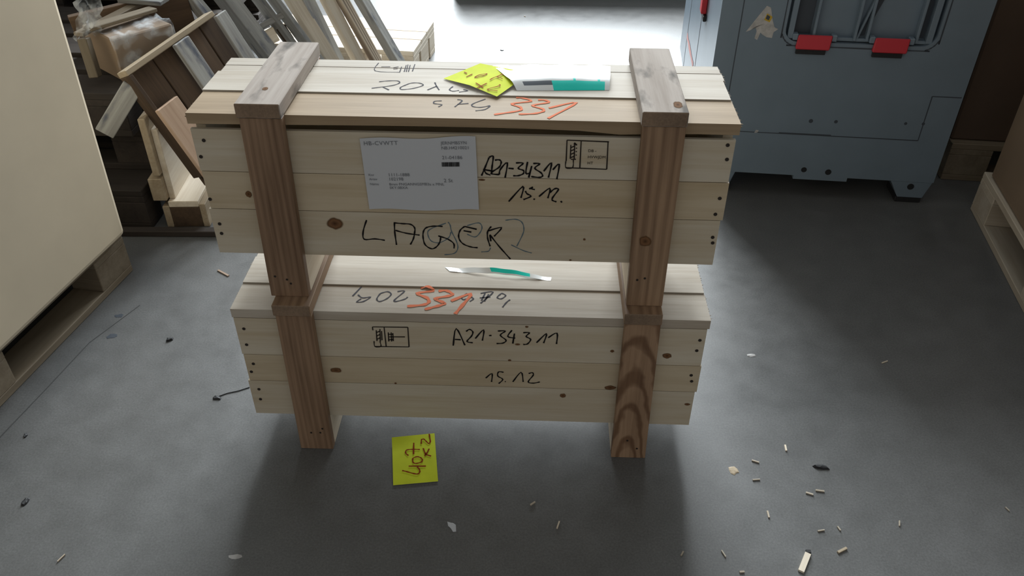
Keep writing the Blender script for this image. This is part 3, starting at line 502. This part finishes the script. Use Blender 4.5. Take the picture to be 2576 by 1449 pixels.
# ------------------------------------------------------------------ grey plastic container
CO = thing('plastic_container', 'large blue-grey plastic bulk container with red latches, right behind the crates', 'container', (.692, 1.243, 0), math.radians(-4.5))
CW, CD, CZ0, CZ1 = .795, 1.19, .082, .98
# front wall with a recessed loading flap: built as a frame round the opening
def wall_with_recess(mb, x0, x1, z0, z1, y0, rx0, rx1, rz0, rz1, rad, depth, inset=.0):
    """front face in the plane y=y0 with a rounded recess rx0..rx1, rz0..rz1 going back by depth"""
    ring = []
    for cx, cz, a0 in ((rx1 - rad, rz1 - rad, 0), (rx0 + rad, rz1 - rad, 90), (rx0 + rad, rz0 + rad, 180), (rx1 - rad, rz0 + rad, 270)):
        for k in range(7):
            a = math.radians(a0 + 15 * k); ring.append((cx + rad * math.cos(a), cz + rad * math.sin(a)))
    n = len(ring); out = []
    mx_, mz_ = (rx0 + rx1) / 2, (rz0 + rz1) / 2
    for i, (px, pz) in enumerate(ring):                            # project every ring point on the outer rectangle
        q = i // 7; fx = {0: x1, 1: x0, 2: x0, 3: x1}[q]; fz = {0: z1, 1: z1, 2: z0, 3: z0}[q]; k = i % 7
        if q == 0: out.append((fx, pz) if k == 0 else ((px, fz) if k == 6 else (fx, fz)))
        if q == 1: out.append((px, fz) if k == 0 else ((fx, pz) if k == 6 else (fx, fz)))
        if q == 2: out.append((fx, pz) if k == 0 else ((px, fz) if k == 6 else (fx, fz)))
        if q == 3: out.append((px, fz) if k == 0 else ((fx, pz) if k == 6 else (fx, fz)))
    vs_ = [(x, y0, z) for x, z in out] + [(x, y0, z) for x, z in ring] + [(x, y0 + depth, z) for x, z in ring]
    F = []
    for i in range(n):
        j = (i + 1) % n; F.append((i, n + i, n + j, j)); F.append((n + i, 2 * n + i, 2 * n + j, n + j))
    F.append(tuple(2 * n + i for i in reversed(range(n))))
    mb.add(vs_, F, None, 1, 0)
body = MB()
wall_with_recess(body, 0, CW, CZ0, CZ1, 0, .205, .66, .548, .90, .04, .030)
body.box((0, .0312, CZ0), (CW, CD, CZ1))
body.box((0, 0.0002, CZ0), (.012, .0312, CZ1)); body.box((CW - .012, .0002, CZ0), (CW, .0312, CZ1)); body.box((.012, .0002, CZ0), (CW - .012, .0312, .40))
# lower lip over the fork pockets and the little drain bosses
body.box((.33, .0, .068), (.51, .05, CZ0))
body.build('shell', GREYP, CO, .0)
for p, q in (((.065, CZ0, 0), (.065, CZ1, 0)), ((0.07, .235, 0), (.70, .235, 0)), ((.70, .235, 0), (.70, .39, 0)), ((.70, .39, 0), (.79, .39, 0)), ((.25, .238, 0), (.42, .238, 0))):
    lines = MB(); lines.ribbon([(p[0], -.0006, p[1]), (q[0], -.0006, q[1])], .0028, (0, -1, 0)); lines.build('panel_groove', GREYD, CO)
for y in (.49, .925): lines = MB(); lines.ribbon([(-.0006, y, CZ0), (-.0006, y, CZ1)], .012, (-1, 0, 0)); lines.build('panel_groove', GREYD, CO)
outl = MB(); R = []
for cx, cz, a0 in ((.245, .585, 180), (.62, .585, 270)):
    for k in range(7):
        a = math.radians(a0 + 15 * k); R.append((cx + .05 * math.cos(a), -.0006, cz + .05 * math.sin(a)))
outl.ribbon([(.195, -.0006, .93)] + R + [(.67, -.0006, .93)], .004, (0, -1, 0)); outl.build('flap_outline', GREYD, CO)
flap = MB()
for x0, x1 in ((.215, .232), (.29, .298), (.415, .423), (.452, .46), (.60, .608), (.632, .65)): flap.box((x0, .004, .556), (x1, .0298, .895))
flap.prism([(.423, .012, .556), (.430, .012, .556), (.430, .0298, .556), (.423, .0298, .556)], [(.50, .012, .895), (.507, .012, .895), (.507, .0298, .895), (.50, .0298, .895)])
flap.box((.22, .010, .552), (.645, .0298, .562)); flap.build('flap_rib', GREYP, CO, .001)
dk = MB()
for x0, x1 in ((.236, .286), (.61, .630)): dk.box((x0, .0265, .566), (x1, .0298, .893))
dk.prism([(.432, .0265, .566), (.45, .0265, .566), (.45, .0298, .566), (.432, .0298, .566)], [(.51, .0265, .893), (.548, .0265, .893), (.548, .0298, .893), (.51, .0298, .893)]); dk.build('flap_groove', GREYD, CO)
for x in (.243, .475):
    l_ = MB(); l_.prism([(x, -.018, .529), (x + .103, -.018, .529), (x + .103, -.001, .529), (x, -.001, .529)], [(x + .004, -.008, .572), (x + .107, -.008, .572), (x + .107, -.001, .572), (x + .004, -.001, .572)])
    lo_ = l_.build('latch', REDP, CO, .003); lo_['label'] = 'red latch'
    s_ = MB(); s_.box((x + .004, -.010, .512), (x + .094, -.001, .5285)); s_.build('latch_seat', BLACKP, lo_, .001)
    for xx in (x - .012, x + .106):
        e = MB(); e.box((xx, -.004, .553), (xx + .016, .020, .573)); e.build('latch_ear', GREYP, CO, .002)
for x, z, r in ((.36, .105, .0095), (.442, .101, .0105), (.725, .063, .011), (.09, .28, .006), (.345, .285, .007), (.425, .287, .006), (.645, .293, .005), (.70, .295, .005)):
    h = MB(); h.cyl((x, -.001 if z < .11 else -.0004, z), (x, .003, z), r, n=16); h.build('drain_hole', HOLE if z < .11 else GREYD, CO)
for x in (.02, CW - .115):
    for y in (.0, CD - .12):
        lg = MB(); lg.prism([(x + .012, y + .001, .020), (x + .095, y + .001, .020), (x + .095, y + .12, .020), (x + .012, y + .12, .020)], [(x - .025 if x > .1 else x, y + .001, CZ0 - .0002), (x + .113, y + .001, CZ0 - .0002), (x + .113, y + .12, CZ0 - .0002), (x - .025 if x > .1 else x, y + .12, CZ0 - .0002)])
        lo_ = lg.build('foot', GREYP, CO, .002); pd = MB(); pd.box((x + .008, y + .004, 0), (x + .093, y + .115, .0198)); pd.build('foot_pad', BLACKP, lo_, .002)
rm = MB(); rm.box((-.012, -.012, CZ1 + .0002), (CW + .012, CD + .012, CZ1 + .03)); rm.build('rim', GREYP, CO, .006)
# torn sticker on the front, scrape and red catch on the side
st = MB()
poly = [(.118, .628), (.085, .572), (.098, .578), (.112, .590), (.118, .575), (.115, .553), (.124, .548), (.130, .572), (.138, .565), (.148, .560), (.152, .558), (.168, .556), (.170, .575), (.182, .585), (.170, .590), (.160, .612), (.148, .650), (.135, .655)]
c0 = (.138, .60); st.add([(c0[0], -.0008, c0[1])] + [(x, -.0008, z) for x, z in poly], [(0, i + 1, (i + 1) % len(poly) + 1) for i in range(len(poly))], None, 1, 0)
st.add([(.140, -.0012, .632), (.158, -.0012, .622), (.152, -.0012, .605), (.134, -.0012, .612)], [(0, 1, 2, 3)], None, 1, 1)
st.add([(.141, -.0015, .628), (.151, -.0015, .622), (.148, -.0015, .611), (.138, -.0015, .616)], [(0, 1, 2, 3)], None, 1, 2)
so = st.build('torn_sticker', [STICK, YSTICK, GREYD], CO); so['label'] = 'torn white sticker with a yellow corner'
sc = MB(); sc.add([(.170, -.0008, .232), (.180, -.0008, .234), (.184, -.0008, .242), (.174, -.0008, .244)], [(0, 1, 2, 3)]); sc.build('white_scratch', STICK, CO)
rc = MB(); rc.ribbon([(-.0012, .93, .232), (-.0012, .80, .235), (-.0012, .55, .243)], .022, (-1, 0, 0)); rc.build('red_scrape', SCRAPE, CO)['label'] = 'faded red scrape'
ct = MB(); ct.box((-.020, .36, .505), (-.0005, .415, .60)); ct.build('side_catch', REDP, CO, .003); cs = MB(); cs.box((-.012, .34, .485), (-.0004, .43, .504)); cs.build('side_catch_seat', BLACKP, CO, .002)

# ------------------------------------------------------------------ wood heap at the left
random.seed(21)
for i in range(3):
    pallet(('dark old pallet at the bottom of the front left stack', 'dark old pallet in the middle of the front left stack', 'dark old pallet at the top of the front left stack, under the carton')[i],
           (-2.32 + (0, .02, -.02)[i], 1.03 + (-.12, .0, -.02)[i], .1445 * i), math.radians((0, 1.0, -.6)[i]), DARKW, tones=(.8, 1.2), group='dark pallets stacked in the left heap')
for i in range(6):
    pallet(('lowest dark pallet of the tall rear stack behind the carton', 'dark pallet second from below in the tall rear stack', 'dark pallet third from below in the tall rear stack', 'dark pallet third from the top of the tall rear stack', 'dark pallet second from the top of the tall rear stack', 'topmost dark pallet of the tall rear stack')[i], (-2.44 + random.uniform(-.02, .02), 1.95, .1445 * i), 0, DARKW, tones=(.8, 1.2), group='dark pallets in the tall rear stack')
def plank(name, label, p0, p1, wdir, w_, t_, mat, group=None, tone=1.0, cat='plank', knots=0):
    m = MB(); m.beam(p0, p1, wdir, w_, t_, tone=tone); return tag(m.build(name, mat, None, .002), label, cat, group)
ZS = .5785
plank('plank', 'thick brown board standing on edge at the back of the left heap', (-1.40, 1.30, .50), (-1.08, 1.50, .535), (0, 0, 1), .135, .03, BROWNW, tone=1.2)
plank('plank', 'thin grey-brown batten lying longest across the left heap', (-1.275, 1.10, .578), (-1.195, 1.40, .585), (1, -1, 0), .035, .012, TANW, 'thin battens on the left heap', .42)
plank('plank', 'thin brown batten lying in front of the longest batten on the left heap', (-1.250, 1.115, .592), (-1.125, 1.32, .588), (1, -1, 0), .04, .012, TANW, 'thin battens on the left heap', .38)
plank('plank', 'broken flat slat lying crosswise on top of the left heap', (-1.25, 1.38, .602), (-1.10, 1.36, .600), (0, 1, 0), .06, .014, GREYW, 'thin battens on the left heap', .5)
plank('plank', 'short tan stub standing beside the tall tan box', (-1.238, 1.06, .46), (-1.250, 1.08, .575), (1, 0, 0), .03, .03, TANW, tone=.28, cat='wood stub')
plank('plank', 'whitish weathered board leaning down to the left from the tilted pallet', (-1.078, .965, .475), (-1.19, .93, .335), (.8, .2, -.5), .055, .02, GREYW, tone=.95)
# carton with stretch film in the heap
t = thing('carton', 'brown carton wrapped in torn stretch film, in the left heap', 'carton', (-1.168, 1.085, .434), math.radians(50))
b = MB(); b.box((0, 0, 0), (.20, .2, .135), axis=0); b.build('carton_body', CARD, t, .004)
wr = MB(); random.seed(4); nu, nv = 14, 6; vs_ = []
for j in range(nv + 1):
    for i in range(nu + 1):
        u, v = i / nu, j / nv; x = -.004 + u * .21
        if v < .5: y, z = -.006, v * 2 * .136
        else: y, z = -.006 + (v - .5) * 2 * .11, .137
        vs_.append((x + random.uniform(-.004, .004), y + random.uniform(-.006, .002), z + random.uniform(-.001, .009)))
wr.add(vs_, [(j * (nu + 1) + i, j * (nu + 1) + i + 1, (j + 1) * (nu + 1) + i + 1, (j + 1) * (nu + 1) + i) for j in range(nv) for i in range(nu)], None, 1, 0, True); wr.build('stretch_film', WRAP, t)
sh = MB(); vs_ = []; nu, nv = 8, 10
for j in range(nv + 1):
    for i in range(nu + 1):
        u, v = i / nu, j / nv; vs_.append((-1.275 + .05 * u + .05 * v + random.uniform(-.008, .008), 1.07 + .06 * u + random.uniform(-.012, .012), .57 + .14 * v + random.uniform(-.006, .006)))
sh.add(vs_, [(j * (nu + 1) + i, j * (nu + 1) + i + 1, (j + 1) * (nu + 1) + i + 1, (j + 1) * (nu + 1) + i) for j in range(nv) for i in range(nu)], None, 1, 0, True)
tag(sh.build('plastic_sheet', WRAP), 'crumpled clear plastic film hanging behind the tall tan box', 'plastic film')
# tilted broken pallet
A = V((-1.072, .95, .512)); U_ = (V((-.93, 1.30, .568)) - A).normalized(); W_ = (V((-.930, .93, .185)) - A); W_ = (W_ - U_ * W_.dot(U_)).normalized(); Nn = W_.cross(U_)
if Nn.x < 0: Nn = -Nn
bp = thing('broken_pallet', 'broken brown pallet tilted on the left heap with slats facing up', 'pallet', A)
def fr(mb, u0, u1, v0, v1, n0, n1, axis, tone=1.0):
    P = lambda u, v, n: U_ * u + W_ * v + Nn * n
    mb.prism([P(u0, v0, n0), P(u1, v0, n0), P(u1, v1, n0), P(u0, v1, n0)], [P(u0, v0, n1), P(u1, v0, n1), P(u1, v1, n1), P(u0, v1, n1)], 0, tone, axis)
for u0, u1 in ((0, .012), ): 
    m = MB(); fr(m, u0 - .004, u1, .0, .36, -.045, .0, 1, .8); m.build('end_board', BROWNW, bp, .002)
m = MB(); fr(m, -.004, .40, -.018, -.0005, -.045, .0, 0, .8); m.build('top_stringer', TANW, bp, .002)
for u0, u1 in ((.013, .12), (.125, .235), (.24, .34), (.345, .44)):
    m = MB(); fr(m, u0, u1, .0, .40, -.045, -.031, 1, random.uniform(.8, 1.2)); m.build('deck_board', BROWNW, bp, .002)
for u0, u1, v0, v1, mt in ((.185, .25, .0, .30, GREYW), (.385, .435, 0.0, .34, GREYW), (-.004, .085, .12, .40, PINKW)):
    m = MB(); fr(m, u0, u1, v0, v1, .0005, .018, 1, 1.05); m.build('slat', mt, bp, .002)
m = MB(); fr(m, .02, .42, .30, .36, -.030, 0, 0, .7); m.build('bottom_stringer', BROWNW, bp, .002)
# pale pallet standing on its side
SP = thing('standing_pallet', 'small pale pallet standing on its long side, left of the crates', 'pallet', (-1.075, .925, 0), math.radians(4))
m = MB()
for z0, z1, nm, a, b in ((0, .08, 'deck_board', 0, .022), (.10, .18, 'deck_board', -.022, .022), (.19, .385, 'deck_board', 0, .022)):
    m = MB(); m.box((a, 0, z0), (b, .34, z1 - .001), axis=1, tone=.85); m.build(nm, TANW, SP, .002)
for y in (0, .24):
    m = MB(); m.box((.0222, y, .0), (.118, y + .1, .075), axis=1, tone=.9); m.build('block', (TANW if y else BROWNW), SP, .002)
m = MB(); m.box((.1182, 0, 0), (.138, .34, .085), axis=1, tone=.9); m.build('bottom_board', TANW, SP, .002)
m = MB(); m.box((.0222, .0, .0752), (.1178, .34, .097), axis=1, tone=1.1); m.build('side_board', PALEW, SP, .002)
m = MB(); m.box((.0222, .02, .0972), (.042, .33, .34), axis=1, tone=1.0); m.build('stringer_board', PALEW, SP, .002)
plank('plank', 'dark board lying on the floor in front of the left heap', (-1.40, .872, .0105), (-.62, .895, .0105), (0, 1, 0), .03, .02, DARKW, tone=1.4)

# ------------------------------------------------------------------ leaning row behind the crates
def ext(p0, p1, L):                                              # from the foot p0 through p1, L metres long
    p0, p1 = V(p0), V(p1); return p0, p0 + (p1 - p0).normalized() * L
def foot(p0, p1, z=.012):                                        # slide p0 down the line to the floor
    p0, p1 = V(p0), V(p1); d = (p0 - p1).normalized(); k = (z - p0.z) / d.z; return p0 + d * k
LE = [  # label, low point, high point, width, thickness, material, tone
    ('plank', 'round-edged grey post at the right end of the leaning row', (-0.470, 2.05, 0.144), (-0.596, 2.05, 0.397), 0.046, 0.040, GREYW, 1.3),
    ('plank', 'barky wavy-edged board leaning second from the right in the row', (-0.557, 2.02, 0.158), (-0.668, 2.02, 0.406), 0.048, 0.028, BARKW, 1.30),
    ('plank', 'pale clean board leaning third from the right in the row', (-0.621, 1.98, 0.172), (-0.719, 1.98, 0.417), 0.058, 0.030, PALEW, 1.10),
    ('plank', 'blue-grey stained board leaning fourth from the right in the row', (-0.702, 1.93, 0.190), (-0.789, 1.93, 0.432), 0.062, 0.028, GREYW, 1.45),
    ('plank', 'tan board with nail holes leaning fifth from the right in the row', (-0.745, 1.88, 0.275), (-0.828, 1.88, 0.447), 0.066, 0.028, PALEW, 1.0),
]
for nm, lb_, p0, p1, w_, t_, mt, tn in LE:
    q0 = foot(p0, p1, t_ / 2 + .012); a, b = ext(q0, p1, 1.0)
    plank(nm, lb_, a, b, (.42, .9, 0), w_, t_, mt, 'boards leaning in a row behind the crates', tn)
plank('plank', 'narrow pale lath leaning between the nail-pierced and blue-grey boards', foot((-.720, 1.905, .1975), (-.762, 1.905, .328)), (-.780, 1.905, .385), (.42, .9, 0), .034, .014, PALEW, 'boards leaning in a row behind the crates', 1.0)
# leaning pallet behind the left end of the top crate
lp = thing('leaning_pallet', 'weathered grey pallet leaning steeply behind the left end of the top crate', 'pallet', (-.70, 1.72, 0))
def lrel(p): return V(p) - V((-.70, 1.72, 0))
D_ = (V((-1.015, 1.7, .5)) - V((-.883, 1.7, .275))).normalized()
for p0, p1, w_, t_, mt, tn, nm in (((-.905, 1.70, .275), (-1.037, 1.70, .50), .062, .025, GREYW, 1.0, 'deck_board'), ((-.872, 1.71, .275), (-1.004, 1.71, .50), .018, .05, GREYW, 1.3, 'edge_board')):
    q0 = foot(p0, p1, .02); a, b = ext(q0, p1, .95); m = MB(); m.beam(lrel(a), lrel(b), (1, -.6, .4), w_, t_, tone=tn); m.build(nm, mt, lp, .002)
for dx, y, w_, tn in ((.070, 1.78, .050, .75), (.125, 1.79, .050, .85)):
    a = foot((-.883 + dx, y, .275), (-1.015 + dx, y, .50), .02); a, b = ext(a, (-1.015 + dx, y, .50), .95); m = MB(); m.beam(lrel(a), lrel(b), (1, -.6, .4), w_, .02, tone=tn); m.build('deck_board', GREYW, lp, .002)
m = MB(); m.beam(lrel((-.935, 1.745, .385)), lrel((-.845, 1.80, .42)), D_, .022, .03, tone=1.0); m.build('stringer_board', GREYW, lp, .002)
m = MB(); m.beam(lrel((-.928, 1.755, .335)), lrel((-.895, 1.785, .345)), D_, .055, .06, tone=1.3); m.build('block', PALEW, lp, .002)
m = MB(); m.beam(lrel((-.875, 1.79, .335)), lrel((-.845, 1.81, .350)), D_, .06, .05, tone=.6); m.build('block', BROWNW, lp, .002)
for lb_, p0, p1, w_, tn in (('grey board leaning behind the tilted broken pallet, leftmost of the leaning row', (-1.031, 1.5, .493), (-1.071, 1.5, .562), .045, 1.15), ('bluish board leaning right beside the weathered leaning pallet', (-.960, 1.6, .32), (-1.06, 1.6, .475), .04, 1.1)):
    q0 = foot(p0, p1, .015); a, b = ext(q0, p1, 1.0)
    plank('plank', lb_, a, b, (1, -.6, .4), w_, .022, GREYW, 'boards leaning in a row behind the crates', tn)
# flat pallet on the bright floor
pallet('fresh pale pallet lying flat on the bright floor behind the leaning boards', (-1.112, 2.235, 0), math.radians(-6.5), PALEW, L=.70, W=.40, deck=3, tones=(.95, 1.1))

# ------------------------------------------------------------------ litter on the floor
random.seed(9)
def blob(name, label, cat, x, y, rx, ry, h, mat, rot=0, group=None, n=9):
    m = MB(); c, s_ = math.cos(rot), math.sin(rot); rim = []; top = []
    for i in range(n):
        a = 2 * math.pi * i / n; j = random.uniform(.6, 1.2); px, py = rx * j * math.cos(a), ry * j * math.sin(a); rim.append((x + c * px - s_ * py, y + s_ * px + c * py, .0004)); top.append((x + .75 * (c * px - s_ * py), y + .75 * (s_ * px + c * py), h * random.uniform(.6, 1.1)))
    m.add(rim + top + [(x, y, h)], [(i, (i + 1) % n, n + (i + 1) % n, n + i) for i in range(n)] + [(n + i, n + (i + 1) % n, 2 * n) for i in range(n)] + [tuple(reversed(range(n)))], None, 1, 0)
    return tag(m.build(name, mat), label, cat, group)
def sliver(name, label, cat, x, y, l_, w_, rot, mat, tone=1, group=None, h=.003):
    m = MB(); d = V((math.cos(rot), math.sin(rot), 0)) * l_ / 2; p = V((x, y, h / 2 + .0004)); m.beam(p - d, p + d, (-math.sin(rot), math.cos(rot), 0), w_, h, tone=tone)
    k = random.randrange(4, 8); return tag(m.build(name, mat), label, cat, group)
for kind, x, y in CHIPS:
    if kind == 'sl': sliver('wood_sliver', 'tiny wood sliver scattered on the concrete floor', 'wood sliver', x, y, random.uniform(.010, .020), random.uniform(.002, .004), random.uniform(0, 3.1), PALEW, random.uniform(.6, 1.0), 'tiny wood slivers scattered on the floor')
    if kind == 'scrap': blob('paper_scrap', 'pale paper scrap lying in the shadow before the crates', 'scrap', x, y, .009, .016, .0015, PAPER, .5)
    if kind == 'pale': blob('paint_spot', 'flat pale smear near the bottom edge, left of the paper scrap', 'smear', x, y, .016, .008, .0006, STICK)
    if kind == 'big':
        o = sliver('wood_chip', 'largest pale wood splinter at the bottom right, pointed like a wedge', 'wood chip', x, y, .05, .012, 1.05, PALEW, 1.1, None, .005)
        e = MB(); e.box((x + .010, y + .024, .0005), (x + .020, y + .031, .004)); e.build('dark_tip', BLACKP, o)
    if kind == 'stick': sliver('wood_chip', 'thin brown stick right of the wedge-shaped splinter', 'wood chip', x, y, .024, .005, .5, TANW, .9, None, .004)
    if kind == 'chip': blob('wood_chip', 'small grey wood chip right of the bottom crate', 'wood chip', x, y, .010, .013, .002, TANW, .4)
    if kind == 'chip2': blob('paper_scrap', 'small white scrap on the floor right of the bottom crate lid', 'scrap', x, y, .012, .009, .0015, STICK)
    if kind == 'white': sliver('wood_sliver', 'whitest upright-pointing sliver right of the bottom crate', 'wood sliver', x, y, .018, .004, 1.5, PALEW, 1.25)
    if kind == 'clump': blob('dirt_clump', 'black dirt clump at the right, beyond the wood slivers', 'dirt', x, y, .020, .008, .006, BLACKP)
    if kind == 'clump2': blob('dirt_clump', 'dark dirt clump with a hair-like thread, left of the bottom crate', 'dirt', x, y, .014, .009, .005, BLACKP)
    if kind == 'clump3': blob('dirt_clump', 'dark dirt clump near the lower left edge', 'dirt', x, y, .008, .012, .005, BLACKP)
    if kind == 'bit': blob('dirt_clump', 'dark crumb with a pale fleck on the floor, between tan box and crates', 'dirt', x, y, .010, .010, .006, BLACKP, .6)
    if kind == 'bit2': blob('dirt_clump', 'small dark crumb at the left, beside the floor joint', 'dirt', x, y, .005, .009, .004, BLACKP, .3)
    if kind == 'smudge': blob('dirt_spot', 'dark round spot on the floor, nearer of the two beside the tan box', 'dirt', x, y, .014, .012, .0006, GREYD)
    if kind == 'smudge2': blob('dirt_spot', 'dark spot on the floor, farther of the two beside the tan box', 'dirt', x, y, .014, .010, .0006, GREYD)
    if kind == 'shaving': sliver('wood_shaving', 'orange-brown wood shaving left of the crates', 'wood shaving', x, y, .05, .006, -.6, PINKW, .6)
    if kind == 'dark': blob('dirt_clump', 'small dark crumb on the bright floor behind the crates', 'dirt', x, y, .010, .006, .003, BLACKP)
hr = MB(); P = [V(p + (.0014,)) for p in CURVEHAIR]
for i in range(len(P) - 1): hr.cyl(P[i], P[i + 1], .0011, n=6)
tag(hr.build('thread', BLACKP), 'dark curved thread on the floor, left of the bottom crate', 'thread')
